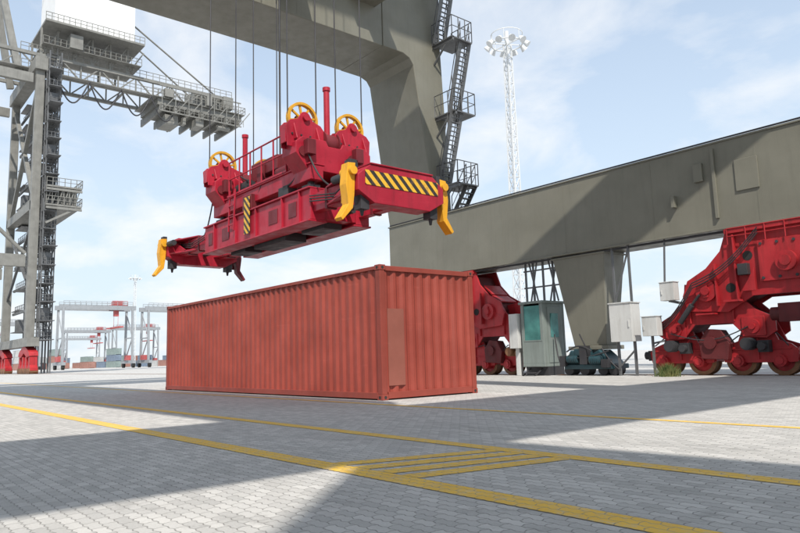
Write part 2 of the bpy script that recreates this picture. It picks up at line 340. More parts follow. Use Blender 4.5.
for x in (-20.2,-15.3):
    zc=7.36 if x<-18 else 7.46
    for y in (SY-.80,SY+.76):
        g=G()
        prof=[(y-.56,6.6),(y-.60,zc-.28),(y-.48,zc-.14),(y-.24,zc-.06)]+arcprof(y,zc,.17,160,20,6)+[(y+.24,zc-.06),(y+.48,zc-.14),(y+.60,zc-.28),(y+.56,6.6)]
        for dx in (-.17,.13): g.prism(prof,'x',x+dx,x+dx+.04)
        g.box(x-.13,x+.13,y-.60,y-.56,6.7,zc-.25); g.box(x-.13,x+.13,y+.56,y+.60,6.7,zc-.25)
        g.cyl((x-.25,y,zc),(x+.25,y,zc),.10,n=18)
        for dy in (-.35,.35): g.prism([(x+.17,6.8),(x+.34,6.8),(x+.17,zc-.2)],'y',y+dy-.02,y+dy+.02)
        hs=sp_('sheave_housing',h,g,'crimson',.010)
        g=G()
        g.ring((x,y,zc),'x',.47,.395,.13,36); g.ring((x,y,zc),'x',.14,.05,.2,16)
        for k in range(8):
            t=math.pi*2*k/8+.2; g.bar((x,y+.1*math.cos(t),zc+.1*math.sin(t)),(x,y+.4*math.cos(t),zc+.4*math.sin(t)),.05,.06)
        sp_('sheave',h,g,'gold',.006)
        sp_('rope_clamp',h,G().box(x+.38,x+.6,y-.2,y+.05,6.35,6.75),'crimsondark',.01)
        for k in range(4): sp_('bolt',h,G().cyl((x+.17,y-.42+k*.28,6.95),(x+.195,y-.42+k*.28,6.95),.028,n=8),'dark')
        sp_('cover_plate',h,G().cyl((x+.36,y-.2,6.45),(x+.40,y-.2,6.45),.14,n=18),'crimsondark',.004)
    sp_('winch_drum',h,G().cyl((x,SY-.2,6.9),(x,SY+.2,6.9),.28,n=20).cyl((x,SY-.23,6.9),(x,SY-.19,6.9),.34,n=20).cyl((x,SY+.19,6.9),(x,SY+.23,6.9),.34,n=20),'crimsondark',.01)
    sp_('guide_post',h,G().cyl((x,SY,6.7),(x,SY,8.45),.085).cyl((x,SY,8.45),(x,SY,8.55),.11),'crimson')
    sp_('floodlight',h,G().box(x+.44,x+.6,SY+.3,SY+.6,6.2,6.42).bar((x+.42,SY+.45,6.3),(x+.3,SY+.45,6.2),.05),'dark',.01)
for yy in (ya-.18,yb+.15):
    sp_('handrail',h,G().rail([(-19.5,yy,6.15),(-16.0,yy,6.15)],1.1,.7,.026).box(-19.6,-15.95,yy-.03,yy+.03,6.145,6.2),'crimson')
    sp_('walkway',h,G().box(-19.6,-15.95,yy+(.04 if yy<SY else -.4),yy+(.4 if yy<SY else -.04),6.145,6.18),'crimsondark')
sp_('cable_tub',h,G().box(-18.3,-17.2,SY-.5,SY+.3,6.61,7.05).cyl((-16.8,SY-.2,6.6),(-16.8,SY-.2,7.15),.22).box(-19.2,-18.6,SY-.3,SY+.3,6.6,7.2).box(-18.25,-17.9,SY-.6,SY-.5,6.3,6.9),'crimsondark',.02)
sp_('motor',h,G().cyl((-19.6,ya+.25,6.45),(-18.9,ya+.25,6.45),.2,n=18).cyl((-18.9,ya+.25,6.45),(-18.75,ya+.25,6.45),.13,n=14).box(-19.5,-19.0,ya+.1,ya+.4,6.18,6.3),'dark')
sp_('motor',h,G().cyl((-17.1,ya+.25,6.42),(-16.5,ya+.25,6.42),.17,n=18).box(-17.0,-16.6,ya+.1,ya+.4,6.18,6.3),'crimsondark')
for a_,b_,d_,r_ in (((-17.3,SY,7.0),(-15.5,SY-.4,7.1),.35,.03),((-18.5,SY-.2,7.1),(-19.9,SY-.3,7.0),.3,.03),((-18.0,ya-.1,5.9),(-17.4,ya-.15,6.2),.15,.025),((-16.1,ya-.2,5.75),(-15.4,ya-.1,6.1),.12,.025),((-14.9,ya-.2,6.5),(-13.9,ya-.1,5.3),.2,.025),((-20.6,ya-.2,6.4),(-21.6,ya-.1,5.2),.2,.025)):
    sp_('electric_cable',h,G().hose(sag(a_,b_,d_),r_),'dark')
g=G()
for xx in (-19.3,-18.95): g.bar((xx,ya-.3,5.0),(xx,ya-.25,6.3),.04)
for zz in (5.2,5.5,5.8,6.1): g.bar((-19.3,ya-.29,zz),(-18.95,ya-.29,zz),.03)
sp_('access_ladder',h,g,'crimson')

# ------------------------------------------------------------ main gantry crane
k=thing('gantry_crane',(-12.7,22.3,0),'huge olive-grey ship-to-shore gantry crane on red wheeled bogies','harbour crane')
def ym(y): return 4.5-y
def portal_leg(x0,x1,land=True):
    P=[(21.5,7.5),(20.42,14.75),(20.2,15.05),(19.8,15.2),(18.6,15.22),(18.6,19.4),(19.9,20.0),(20.1,37),(22.2,37),(22.25,16),(22.6,7.5)]
    if not land: P=[(ym(y),z) for y,z in P]
    return G().prism(P,'x',x0,x1)
LX=[(-26.35,-22.9,19.3),(2.4,6.0,17.4)]
for x0,x1,zt in LX:
    part('leg',k,portal_leg(x0,x1),'steel',.03); part('leg',k,portal_leg(x0,x1,False),'steel',.03)
    g=G().box(x0+.04,x1-.04,ym(18.6)+.002,18.598,15.22,zt)
    b=part('portal_beam',k,g,'steel',.03)
    for y in range(-2,18,4): part('weld_seam',b,G().box(x1-.039,x1-.034,y,y+.06,15.3,zt-.1),'steel')
    part('inspection_platform',b,G().box(x1-.03,x1+.85,16.6,18.2,17.0,17.06).rail([(x1+.82,16.6,17.06),(x1+.82,18.2,17.06)]),'steel')
for y0 in (21.5,ym(23.1)):
    g=G().box(-26.4,6.05,y0,y0+1.6,4.68,7.46); g.box(-26.45,6.1,y0-.05,y0+1.65,7.46,7.52); g.box(-26.45,6.1,y0-.05,y0+1.65,4.62,4.68)
    sb=part('sill_beam',k,g,'steel',.01)
    if y0>0:
        for x in (-22.9,-18.8,-15.6,-11.9,-8.4,-5.2): part('weld_seam',sb,G().box(x,x+.05,y0-.006,y0,4.7,7.45),'steel')
        part('hatch_plate',sb,G().box(-9.0,-8.3,y0-.05,y0-.002,5.75,6.75),'steel',.01); part('hatch_plate',sb,G().box(-10.3,-10.0,y0-.12,y0-.002,6.3,6.9),'steel',.01); part('hatch_plate',sb,G().box(-11.1,-10.98,y0-.2,y0-.002,5.6,6.0),'steel',.01); part('cable_duct',sb,G().box(-9.7,-9.6,y0-.1,y0-.002,5.0,7.3),'steel',.01)
        for yy,zz,r,xe in ((y0-.03,7.56,.03,4.5),(y0+.1,4.56,.04,-6)): part('cable_conduit',sb,G().cyl((-26.3,yy,zz),(xe,yy,zz),r,n=8),'dark')
part('cross_or_shade_beam',k,G().box(-22.94,2.44,-2.6,.3,15.8,18.8),'steel',.02)  # unseen tie beam added to shade the paving before the container
for y0 in (20.1,ym(22.1)): part('cross_or_shade_beam',k,G().box(-22.9,2.4,y0,y0+2,33.4,36.6),'steel',.02)
part('brace_or_shade_bar',k,G().bar((2.4,20,17),(-22.94,8.5,17),1.5,1.2),'steel',.02)  # added out of view to throw a slanting shadow on the sill
part('brace_or_shade_bar',k,G().bar((2.4,7,17),(-22.94,13.5,17),1.2,1.2),'steel',.02)  # second unseen bar added for crossing shadow stripes
part('brace_or_shade_bar',k,G().bar((2.4,19.5,18.6),(-22.94,17.0,18.6),.9,.9),'steel',.02)  # added out of view to stripe the leg with shadow
for x in (-16.5,-9.6): part('boom_girder',k,G().box(x,x+1.5,-40,42,37.02,40),'steel',.02)
part('machinery_house',k,G().box(-17,-8,15,30,40.4,46),'white',.02)
for a,b in (((-22.9,21.3,20),(-12,21.3,33.4)),((2.4,21.3,20),(-9,21.3,33.4))):
    part('brace_or_shade_bar',k,G().cyl(a,b,.45,n=16),'steel')
for x in (-20.2+DX,-15.3+DX):
    for y in (SY-.80,SY+.76):
        for dy in (-.45,.45):
            part('hoist_rope',k,G().cyl((x,y+dy,7.3),(x,y+dy*1.05,37.5),.019,n=6,cap=False),'rope')
part('hoist_rope',k,G().cyl((-17.6,SY,6.9),(-17.6,SY,37.5),.03,n=6,cap=False),'rope')
part('hoist_rope',k,G().cyl((-22.6,17.6,17.1),(-22.6,17.6,37.5),.03,n=6,cap=False),'rope')
g=G(); lv=[7.52,8.9,12.4,16.1,19.8]; x0,x1=-22.9,-21.5
for i,z in enumerate(lv[1:]):
    g.box(x0,x1,21.7,23.1,z-.06,z); g.rail([(x0,21.72,z),(x1,21.72,z),(x1,23.08,z),(x0,23.08,z)],1.05,.5,.024)
    g.bar((x0,21.8,z-.1),(x1,21.8,z-.1),.1,.2); g.bar((x0,21.8,z-1.0),(x1-.4,21.8,z-.12),.08)
for i in range(4):
    g.stairs((-22.7,22.0 if i%2 else 22.75,lv[i]),(-21.65,22.0 if i%2 else 22.75,lv[i+1]),.6,'x')
part('stair_tower',k,g,'stair')
def bogie_set(cx,y=22.3):
    P=[(cx-3.2,2.1),(cx-3.35,2.6),(cx-3.15,3.1),(cx-2.5,3.45),(cx-2.0,3.95),(cx-1.75,4.6),(cx+1.75,4.6),(cx+2.0,3.95),(cx+2.5,3.45),(cx+3.15,3.1),(cx+3.35,2.6),(cx+3.2,2.1),(cx+1.9,2.0),(cx+1.1,2.45),(cx-1.1,2.45),(cx-1.9,2.0)]
    Q=[(cx+(px_-cx)*.90,3.3+(pz-3.3)*.80) for px_,pz in P]
    g=G().prism(P,'y',y-.74,y-.66).prism(P,'y',y+.62,y+.70)
    g.box(cx-.8,cx+.8,y-.84,y-.742,2.85,4.1).box(cx-1.75,cx+1.75,y-.89,y-.742,4.45,4.6)
    g.cyl((cx,y-.97,3.4),(cx,y+.85,3.4),.30,n=24).cyl((cx,y-1.02,3.4),(cx,y-.96,3.4),.16,n=12)
    for d in (-2.5,2.5): g.cyl((cx+d,y-.86,2.72),(cx+d,y+.82,2.72),.34,n=24).cyl((cx+d,y-.94,2.72),(cx+d,y-.84,2.72),.14,n=12).box(cx+d-.07,cx+d+.07,y-.91,y-.85,2.5,2.94)
    for d,z0,z1 in ((-2.15,2.2,3.55),(-1.5,2.3,4.4),(1.5,2.3,4.4),(2.15,2.2,3.55)): g.box(cx+d-.025,cx+d+.025,y-.90,y-.742,z0,z1)
    g.prism([(cx-1.35,2.6),(cx-.95,2.6),(cx-.95,3.3)],'y',y-.88,y-.85)
    root=part('bogie_set',k,g,'red',.008)
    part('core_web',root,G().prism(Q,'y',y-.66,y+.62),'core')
    for a_,b_ in ((-3.0,2.3),(3.0,2.3)): part('flange_plate',root,G().bar((cx+a_*1.07,y,2.35),(cx+a_*1.04,y,3.0),1.0,.06).bar((cx+a_*1.0,y,3.12),(cx+a_*.83,y,3.42),1.0,.06).bar((cx+a_*.83,y,3.47),(cx+a_*.68,y,3.9),1.0,.06),'red')
    for j in range(8): part('bolt',root,G().cyl((cx-.7+(j%4)*.47,y-.87,2.95+(j//4)*1.05),(cx-.7+(j%4)*.47,y-.84,2.95+(j//4)*1.05),.045,n=8),'dark')
    for d,z in ((-1.15,3.7),(1.15,3.7),(-1.75,2.75),(1.75,2.75)): part('access_hole_shade',root,G().cyl((cx+d,y-.748,z),(cx+d,y-.743,z),.15,n=18),'black')  # flat black discs paint the dark of openings in the plate
    for sx in (-2.5,2.5):
        mx=cx+sx
        A=[(mx-1.6,1.15),(mx-1.9,1.35),(mx-1.9,1.75),(mx-1.35,2.05),(mx-.8,2.6),(mx-.5,3.05),(mx+.5,3.05),(mx+.8,2.6),(mx+1.35,2.05),(mx+1.9,1.75),(mx+1.9,1.35),(mx+1.6,1.15),(mx+1.0,1.2),(mx+.6,1.65),(mx-.6,1.65),(mx-1.0,1.2)]
        g=G().prism(A,'y',y-.56,y-.49).prism(A,'y',y+.49,y+.56)
        for d in (-1,1):
            g.cyl((mx+d*1.25,y-.66,1.52),(mx+d*1.25,y+.66,1.52),.22,n=20).cyl((mx+d*1.25,y-.72,1.52),(mx+d*1.25,y-.65,1.52),.1,n=10); g.box(mx+d*.7-.02,mx+d*.7+.02,y-.64,y-.562,1.7,2.6); g.box(mx+d*1.6-.02,mx+d*1.6+.02,y-.62,y-.562,1.25,1.8)
            g.box(mx+d*1.25-.34,mx+d*1.25+.34,y-.60,y-.562,1.22,1.82)
        eq=part('equalizer_beam',root,g,'red',.008)
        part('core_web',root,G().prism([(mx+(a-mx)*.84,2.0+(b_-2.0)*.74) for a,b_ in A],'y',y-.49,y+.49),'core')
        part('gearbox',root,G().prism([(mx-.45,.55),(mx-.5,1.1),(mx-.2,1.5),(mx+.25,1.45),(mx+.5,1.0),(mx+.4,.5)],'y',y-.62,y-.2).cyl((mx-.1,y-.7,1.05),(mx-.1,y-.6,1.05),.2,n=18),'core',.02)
        for d in (-1.25,1.25):
            bx=mx+d
            T=[(bx-1.08,.42),(bx-1.14,.78),(bx-.95,.95),(bx-.60,1.08),(bx-.34,1.72),(bx+.34,1.72),(bx+.60,1.08),(bx+.95,.95),(bx+1.14,.78),(bx+1.08,.42),(bx+.85,.40),(bx+.62,.62),(bx+.40,.40),(bx-.40,.40),(bx-.62,.62),(bx-.85,.40)]
            g=G().prism(T,'y',y-.36,y-.27); g.prism(T,'y',y+.27,y+.36)
            g.box(bx-.5,bx+.5,y-.27,y+.27,.92,1.05); g.box(bx-1.12,bx-1.04,y-.27,y+.27,.45,.85); g.box(bx+1.04,bx+1.12,y-.27,y+.27,.45,.85)
            g.box(bx-.02,bx+.02,y-.42,y-.362,.5,1.3); g.box(bx-.95,bx+.95,y-.40,y-.362,.80,.84)
            part('wheel_truck',root,g,'red',.006)
            for e in (-.62,.62):
                wx=bx+e
                g=G().cyl((wx,y-.14,.44),(wx,y+.14,.44),.36,n=28).cyl((wx,y-.48,.46),(wx,y+.48,.46),.19,n=18).cyl((wx,y-.52,.46),(wx,y-.47,.46),.12,n=12)
                for j in range(6): g.cyl((wx+.15*math.cos(j*1.047),y-.495,.46+.15*math.sin(j*1.047)),(wx+.15*math.cos(j*1.047),y-.47,.46+.15*math.sin(j*1.047)),.02,n=6)
                part('wheel',root,g,'red')
                part('wheel_rim',root,G().ring((wx,y,.45),'y',.42,.361,.30,32).ring((wx,y-.18,.47),'y',.47,.34,.05,32).ring((wx,y+.18,.47),'y',.47,.34,.05,32),'rust')
            g=G().cyl((bx-.15,y-.9,.98),(bx-.15,y-.38,.98),.17,n=18).box(bx+.1,bx+.42,y-.66,y-.38,.72,1.08).cyl((bx+.27,y-.85,.9),(bx+.27,y-.66,.9),.12)
            for q_ in range(5): g.ring((bx-.15,y-.86+q_*.09,.98),'y',.195,.16,.03,18)
            if d>0 or sx<0: part('travel_motor',root,g,'rust' if d>0 and sx>0 else 'dark',.006)
            part('brake_pipe',root,G().hose([(bx-.9,y-.42,1.0),(bx-.5,y-.5,1.25),(bx+.1,y-.5,1.2),(bx+.6,y-.45,1.3),(bx+.9,y-.44,.9)],.02),'dark')
    part('buffer',root,G().box(cx-5.0,cx-4.85,y-.3,y+.3,.5,.85).cyl((cx-5.25,y,.68),(cx-5.0,y,.68),.14),'dark')
    for dz in (0,.08,.16): part('hydraulic_hose',root,G().hose(sag((cx-4.4,y-.62,1.6-dz),(cx-2.9,y-.95,3.0-dz),.18)+sag((cx-2.9,y-.95,3.0-dz),(cx-.7,y-.98,4.5-dz),.25),.018),'dark')
    part('hydraulic_hose',root,G().hose(sag((cx-3.9,y-.68,1.4),(cx-1.2,y-.68,1.6),.35),.018),'dark')
    part('grease_box',root,G().box(cx-1.4,cx-1.1,y-.98,y-.75,3.1,3.45),'dark',.01)
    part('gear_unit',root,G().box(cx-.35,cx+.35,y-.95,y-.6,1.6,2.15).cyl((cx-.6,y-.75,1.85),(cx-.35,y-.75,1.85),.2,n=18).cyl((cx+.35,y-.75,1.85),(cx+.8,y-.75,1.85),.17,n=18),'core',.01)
    part('actuator',root,G().cyl((cx-3.5,y-.75,1.75),(cx-3.0,y-.85,2.3),.09,n=12).cyl((cx-3.0,y-.85,2.3),(cx-2.7,y-.9,2.6),.045,n=10),'dark')
    part('step_bracket',root,G().box(cx-2.85,cx-2.25,y-.95,y-.6,1.95,2.0).box(cx-1.9,cx-1.4,y-1.0,y-.745,2.3,2.36),'red')
    return root
br=bogie_set(-7.75); bl=bogie_set(-22.3); bw=bogie_set(-22.3,ym(22.3))
for (x0,x1,z0,z1,y) in ((-12.45,-11.9,1.35,2.0,21.2),(-11.7,-11.2,2.5,3.1,21.2)):
    g=G().box(x0,x1,y,y+.35,z0,z1).box(x0-.02,x1+.02,y-.02,y+.37,z1,z1+.03); g.box(x0+.05,x0+.09,y-.03,y-.002,z0+.2,z0+.35); part('electrical_box',br,g,'white',.01)
part('bracket',br,G().bar((-12.2,21.4,.0),(-12.2,21.4,1.35),.07).bar((-12.2,21.4,1.1),(-11.9,21.9,1.2),.06),'stair')
part('bracket',br,G().bar((-11.5,21.4,2.5),(-11.2,21.7,2.4),.08).bar((-11.6,21.4,3.13),(-11.6,21.6,4.62),.05),'stair')
part('handrail',br,G().rail([(-9.4,21.4,4.1),(-6,21.4,4.1)],.5,.6,.02),'red')
g=G(); v=[(-16.35,21.6,4.62),(-14.0,21.6,4.62),(-14.0,23.0,4.62),(-16.35,23.0,4.62),(-15.75,21.9,1.1),(-14.35,21.9,1.1),(-14.35,22.7,1.1),(-15.75,22.7,1.1)]
g.add(v,[(0,1,2,3),(7,6,5,4),(0,4,5,1),(1,5,6,2),(2,6,7,3),(3,7,4,0)]); g.box(-15.95,-14.2,21.75,22.85,.95,1.1); g.box(-16.4,-13.95,21.55,23.05,4.5,4.56)
part('support_column',k,g,'steel',.02)
cl=part('rail_clamp',k,G().box(-16.0,-13.9,21.5,22.6,.24,.42).box(-15.6,-14.9,21.6,22.5,.42,1.0).prism([(-16.0,.42),(-15.95,.62),(-15.75,.95),(-15.6,.9),(-15.6,.42)],'y',21.6,22.3).prism([(-14.9,.42),(-14.8,.8),(-14.5,.95),(-14.1,.6),(-13.9,.42)],'y',21.6,22.4),'teal',.03)
for (xa_,xb_,zc_,r_) in ((-15.75,-15.3,.62,.13),(-14.75,-14.3,.58,.15)):
    g=G().cyl((xa_,21.42,zc_),(xb_,21.42,zc_),r_,n=20)
    for i in range(5): g.ring((xa_+.05+i*.085,21.42,zc_),'x',r_+.025,r_-.01,.02,20)
    part('motor',cl,g,'teal')
for x in (-15.9,-15.2,-14.4,-13.95): part('roller',cl,G().cyl((x,21.65,.22),(x,22.1,.22),.21,n=18),'dark')
part('bracket',cl,G().box(-15.15,-14.85,21.3,21.6,.42,1.1),'dark',.01)
part('valve_block',cl,G().box(-14.25,-13.95,21.3,21.6,.3,.6),'dark',.01); part('valve_block',cl,G().box(-16.1,-15.85,21.35,21.6,.35,.75),'dark',.01); part('hand_lever',cl,G().cyl((-15.0,21.5,1.1),(-15.15,21.4,1.55),.025,n=8),'dark')
for a_,b_,d_ in (((-16.0,21.4,.7),(-13.9,21.35,.9),.12),((-14.3,21.5,1.0),(-13.6,21.5,.2),.1),((-15.7,21.3,.9),(-14.6,21.3,.9),-.2),((-16.1,21.4,.5),(-16.6,21.8,1.6),.2)): part('hydraulic_pipe',cl,G().hose(sag(a_,b_,d_),.028),'dark')
x0,x1,z0,z1,y=-13.75,-12.9,1.2,2.55,21.3
g=G().box(x0,x1,y,y+.6,z0,z1).box(x0-.03,x1+.03,y-.03,y+.63,z1,z1+.04); g.box(x1-.12,x1-.08,y-.03,y-.002,z0+.5,z0+.75); g.box((x0+x1)/2-.006,(x0+x1)/2+.006,y-.006,y-.001,z0+.05,z1-.05)
part('electrical_cabinet',k,g,'white',.012)
for g in (G().bar((x0+.1,y+.3,0),(x0+.1,y+.3,z0),.08).bar((x0+.1,y+.3,.3),(x1-.1,y+.3,.9),.05).bar((x1-.1,y+.3,0),(x1-.1,y+.3,z0),.08),G().bar((x0+.1,y+.3,z1+.04),(x0+.1,y+.3,4.62),.07).bar((x0+.1,y+.3,z1+.1),(x1-.1,y+.3,4.5),.05).bar((x1-.1,y+.3,z1+.04),(x1-.1,y+.3,4.62),.07)): part('cabinet_stand',k,g,'stair')
x0,x1,y0,y1,z0,z1=-17.85,-16.75,21.3,22.7,.35,2.85
g=G(); g.box(x0,x1,y0,y1,z0,z0+.12); g.box(x0-.06,x1+.06,y0-.06,y1+.06,z1,z1+.1)
for x in (x0,x1-.1):
    for y in (y0,y1-.1): g.box(x,x+.1,y,y+.1,z0+.12,z1)
g.box(x0+.1,x1-.1,y0+.01,y0+.05,z0+.12,1.35); g.box(x1-.05,x1-.01,y0+.1,y1-.1,z0+.12,z1); g.box(x0+.01,x0+.05,y0+.1,y1-.1,z0+.12,z1); g.box(x0+.1,x1-.1,y1-.05,y1-.01,z0+.12,z1)
cab=part('control_cabin',k,g,'cabgrey',.012)
part('window',cab,G().box(x0+.15,x1-.15,y0+.02,y0+.04,1.4,z1-.08),'glass'); part('window_frame',cab,G().box(x0+.102,x0+.15,y0,y0+.06,1.352,z1-.002).box(x1-.148,x1-.102,y0,y0+.06,1.352,z1-.002).box(x0+.152,x1-.15,y0,y0+.06,1.352,1.4),'cabgrey')
part('door',cab,G().box(x1-.008,x1+.012,y0+.3,y1-.3,.5,z1-.15),'cabgrey',.005)
part('window',cab,G().box(x1+.013,x1+.02,y0+.45,y1-.45,1.5,z1-.4),'glass')
part('cabin_step',cab,G().box(x0,x1,y0+.2,y1-.2,0,.348).box(x0+.2,x0+.8,y0-.35,y0-.07,.1,.14).bar((x0+.2,y0-.3,0),(x0+.2,y0+.25,.3),.04).bar((x0+.8,y0-.3,0),(x0+.8,y0+.25,.3),.04),'dark')
part('electrical_cabinet',k,G().box(-18.42,-17.97,21.2,21.8,1.1,2.5).box(-18.3,-18.1,21.4,21.6,0,1.1),'white',.012)
g=G()
for x in (-18.2,-17.8,-17.3,-16.8): g.bar((x,22.2,2.95),(x,22.2,4.62),.07)
for x in (-18.0,-17.0): g.bar((x,22.2,2.95),(x+.4,22.2,4.62),.05); g.bar((x+.4,22.2,2.95),(x,22.2,4.62),.05)
g.bar((-18.3,22.2,3.6),(-16.5,22.2,3.6),.06); g.bar((-18.3,22.2,4.3),(-16.5,22.2,4.3),.06)
part('bracket_frame',k,g,'stair')

for y in (22.3,ym(22.3)):
    g=G().box(-1500,400,y-.04,y+.04,.0,.02).box(-1500,400,y-.3,y+.3,-.05,.006)
    solo('crane_rail',g,'rust',(0,y,0),'worn steel crane rail set flush in the paving','rail','crane rails along the quay')
g=G()
for i in range(420):
    a=random.uniform(0,6.28); r=abs(random.gauss(0,.2)); x=-11.55+r*math.cos(a)*1.2; y=21.0+r*math.sin(a)*.7; hgt=random.uniform(.15,.52)*(1-r*.8); l=random.uniform(0,6.28); w=.009
    t=random.uniform(.05,.25); x2=x+math.cos(l)*t; y2=y+math.sin(l)*t
    g.add([(x-w,y,0),(x+w,y,0),((x+x2)/2+w*.7,(y+y2)/2,hgt*.7),((x+x2)/2-w*.7,(y+y2)/2,hgt*.7),(x2,y2,hgt)],[(0,1,2,3),(3,2,4)])
gt=solo('grass_tuft',g,'grass',(-11.55,21.0,0),'tuft of green weeds growing beside the crane rail','weeds'); gt['kind']='stuff'

# ------------------------------------------------------------ unseen crane parts added to cast ground shadows
shade_crane=thing('gantry_crane',(30,22.3,0),'unseen olive-grey gantry crane structure added to cast foreground shadows','harbour crane')
part('portal_beam',shade_crane,G().box(11.6,15.2,-16,21.5,15.22,19.3),'steel',.03)  # beam added to shade the right foreground
part('brace_or_shade_bar',shade_crane,G().bar((7.4,-17.6,17),(14.0,2.2,17),3.6,1.6),'steel',.03)  # bar added and slanted to angle the edge of the ground shadow
part('platform_or_shade_plate',shade_crane,G().prism([(6.3,-3.2),(6.2,-2.5),(11.7,-1.9),(11.7,-7.2),(9.4,-6.6)],'z',16.4,17.2),'steel',.03)  # wedge plate added, its outline taken from the ground shadow wanted
for y in (22.3,ym(22.3)): part('leg',shade_crane,G().box(11.6,15.2,y-.9,y+.9,0,34),'steel',.03)
part('sill_beam',shade_crane,G().box(15.21,44,21.5,23.1,4.68,7.46),'steel',.02)

# ------------------------------------------------------------ light mast
def mast(x,y,h,label,r=.75,grp=None):
    o=thing('light_mast',(x,y,0),label,'light mast',grp)
    g=G(); n=int(h/1.6)
    def R(z): return r*(1-.45*z/h)
    cs=[(1,1),(-1,1),(-1,-1),(1,-1)]
    for i in range(n):
        z0=h*i/n; z1=h*(i+1)/n; a=R(z0)/1.3;b=R(z1)/1.3
        for j in range(4):
            c0=cs[j]; c1=cs[(j+1)%4]
            g.bar((x+c0[0]*a,y+c0[1]*a,z0),(x+c0[0]*b,y+c0[1]*b,z1),.13)
            g.bar((x+c0[0]*a,y+c0[1]*a,z0),(x+c1[0]*b,y+c1[1]*b,z1),.08); g.bar((x+c0[0]*a,y+c0[1]*a,z0),(x+c1[0]*a,y+c1[1]*a,z0),.08)
    part('lattice_tower',o,g,'mastpaint')
    g=G().ring((x,y,h),'z',1.9,1.75,.12,20).ring((x,y,h+1.2),'z',1.9,1.82,.08,20)
    for i in range(6):
        t=i*math.pi/3; g.bar((x,y,h),(x+1.8*math.cos(t),y+1.8*math.sin(t),h),.1); g.bar((x+1.85*math.cos(t),y+1.85*math.sin(t),h),(x+1.85*math.cos(t),y+1.85*math.sin(t),h+1.2),.06)
    g.cyl((x,y,h),(x,y,h+1.6),.25); part('lamp_ring',o,g,'mastpaint')
    for i in range(10):
        t=i*math.pi/5; px=x+2.0*math.cos(t); py=y+2.0*math.sin(t); d=Vector((math.cos(t),math.sin(t),0))
        g=G().cyl((px,py,h+.1),(px+d.x*.45,py+d.y*.45,h-.35),.22,.42,12); part('floodlight',o,g,'mastpaint')
    return o
m0=mast(-49.3,59.0,37.3,'white lattice floodlight mast with a ring of lamps')
m1=copy_tree(m0,(-290,96,0),'slim distant lattice floodlight mast behind the yard cranes')

# ------------------------------------------------------------ neighbouring quay crane
xa,xb=-131.5,-113; xm1,xm2=-125.5,-118.5
q=thing('quay_crane',((xa+xb)/2,22,0),'tall grey ship-to-shore crane with white machinery house and raised boom','harbour crane')
for x in (xa,xb):
    for y in (22,-8):
        part('leg',q,G().prism([(x-.62,4.5),(x-.45,50),(x+.45,50),(x+.62,4.5)],'y',y-.6,y+.6),'steel_light',.03)
    part('portal_beam',q,G().box(x-.45,x+.45,-7,21,16,17.8),'steel_light')
    part('portal_beam',q,G().box(x-.42,x+.42,-7,21,45,46.5),'steel_light')
    part('brace_or_shade_bar',q,G().cyl((x,21,18),(x,-6,44.5),.3,n=10),'steel_light')
for y in (22,-8):
    part('sill_beam',q,G().box(xa-3,xb+3,y-.8,y+.8,4.0,5.3),'steel_light')
    part('cross_or_shade_beam',q,G().box(xa,xb,y-.6,y+.6,24.9,26.3).bar((xa,y,26),(xb,y,46),.6).bar((xb,y,26),(xa,y,46),.6),'steel_light')
    part('cross_or_shade_beam',q,G().box(xa-1,xb+1,y-.9,y+.9,47.2,49.2),'steel_light')
    for cx in (xa,xb):
        part('equalizer_beam',q,G().prism([(cx-3.8,2.6),(cx-3.4,3.2),(cx-1,3.98),(cx+1,3.98),(cx+3.4,3.2),(cx+3.8,2.6),(cx+2,2.4),(cx,3.1),(cx-2,2.4)],'y',y-.6,y+.6),'red')
        for d in (-3.3,-1.1,1.1,3.3):
            x=cx+d
            part('bogie',q,G().prism([(x-.98,.5),(x-.98,.9),(x-.5,1.3),(x-.4,2.5),(x+.4,2.5),(x+.5,1.3),(x+.98,.9),(x+.98,.5),(x+.2,.6),(x-.2,.6)],'y',y-.5,y+.5),'red')
            for e in (-.52,.52): part('wheel',q,G().cyl((x+e,y-.6,.42),(x+e,y+.6,.42),.42,n=18),'rust')
g=G(); so_=xb-5.2
for i in range(16):
    z=5.6+i*2.75; e_=random.uniform(-.3,2.2)
    g.box(so_-1.6,so_+2.6+e_,22.95,25.4,z-.14,z); g.rail([(so_-1.6,25.3,z),(so_+2.6+e_,25.3,z),(so_+2.6+e_,23,z),(so_-1.6,23,z)],1.1,.7,.05)
    if i<15: g.stairs((so_-1.2 if i%2 else so_+2.2,24.6,z),(so_+2.2 if i%2 else so_-1.2,24.6,z+2.75),.9,'x',.3)
    if i<15: g.bar((so_+2.5,25.3,z),(so_-1.6,25.3,z+2.75),.12); g.bar((so_+2.5,23.2,z),(so_-1.6,23.2,z+2.75),.12)
    if i in (2,5,8,11,13): g.box(so_+.5,so_+2.3,23.2,24.2,z,z+2.0)
for xx in (so_+2.5,so_-1.6,so_+.4):
    for yy in (23.1,25.3): g.bar((xx,yy,0),(xx,yy,50),.22)
part('stair_tower',q,g,'stair')
g=G()
for i in range(16):
    z=5.0+i*2.8; g.box(xb-1.2,xb+2.6+random.uniform(0,1.4),22.75,24.6,z-.12,z); g.rail([(xb+2.5,22.9,z),(xb+2.5,24.5,z),(xb-1.2,24.5,z)],1.1,.6,.05)
    g.bar((xb-.9,24.5,z),(xb+2.4,24.5,z+2.8),.1); g.bar((xb+2.4,24.5,z),(xb-.9,24.5,z+2.8),.1)
    g.stairs((xb-.8 if i%2 else xb+2.2,23.5,z),(xb+2.2 if i%2 else xb-.8,23.5,z+2.8),.8,'x',.35)
    if i%3==1: g.box(xb+.2,xb+2.2,22.8,24.2,z,z+1.9)
for xx in (xb-.9,xb+.9,xb+2.4):
    for yy in (22.8,24.5): g.bar((xx,yy,0),(xx,yy,50),.16)
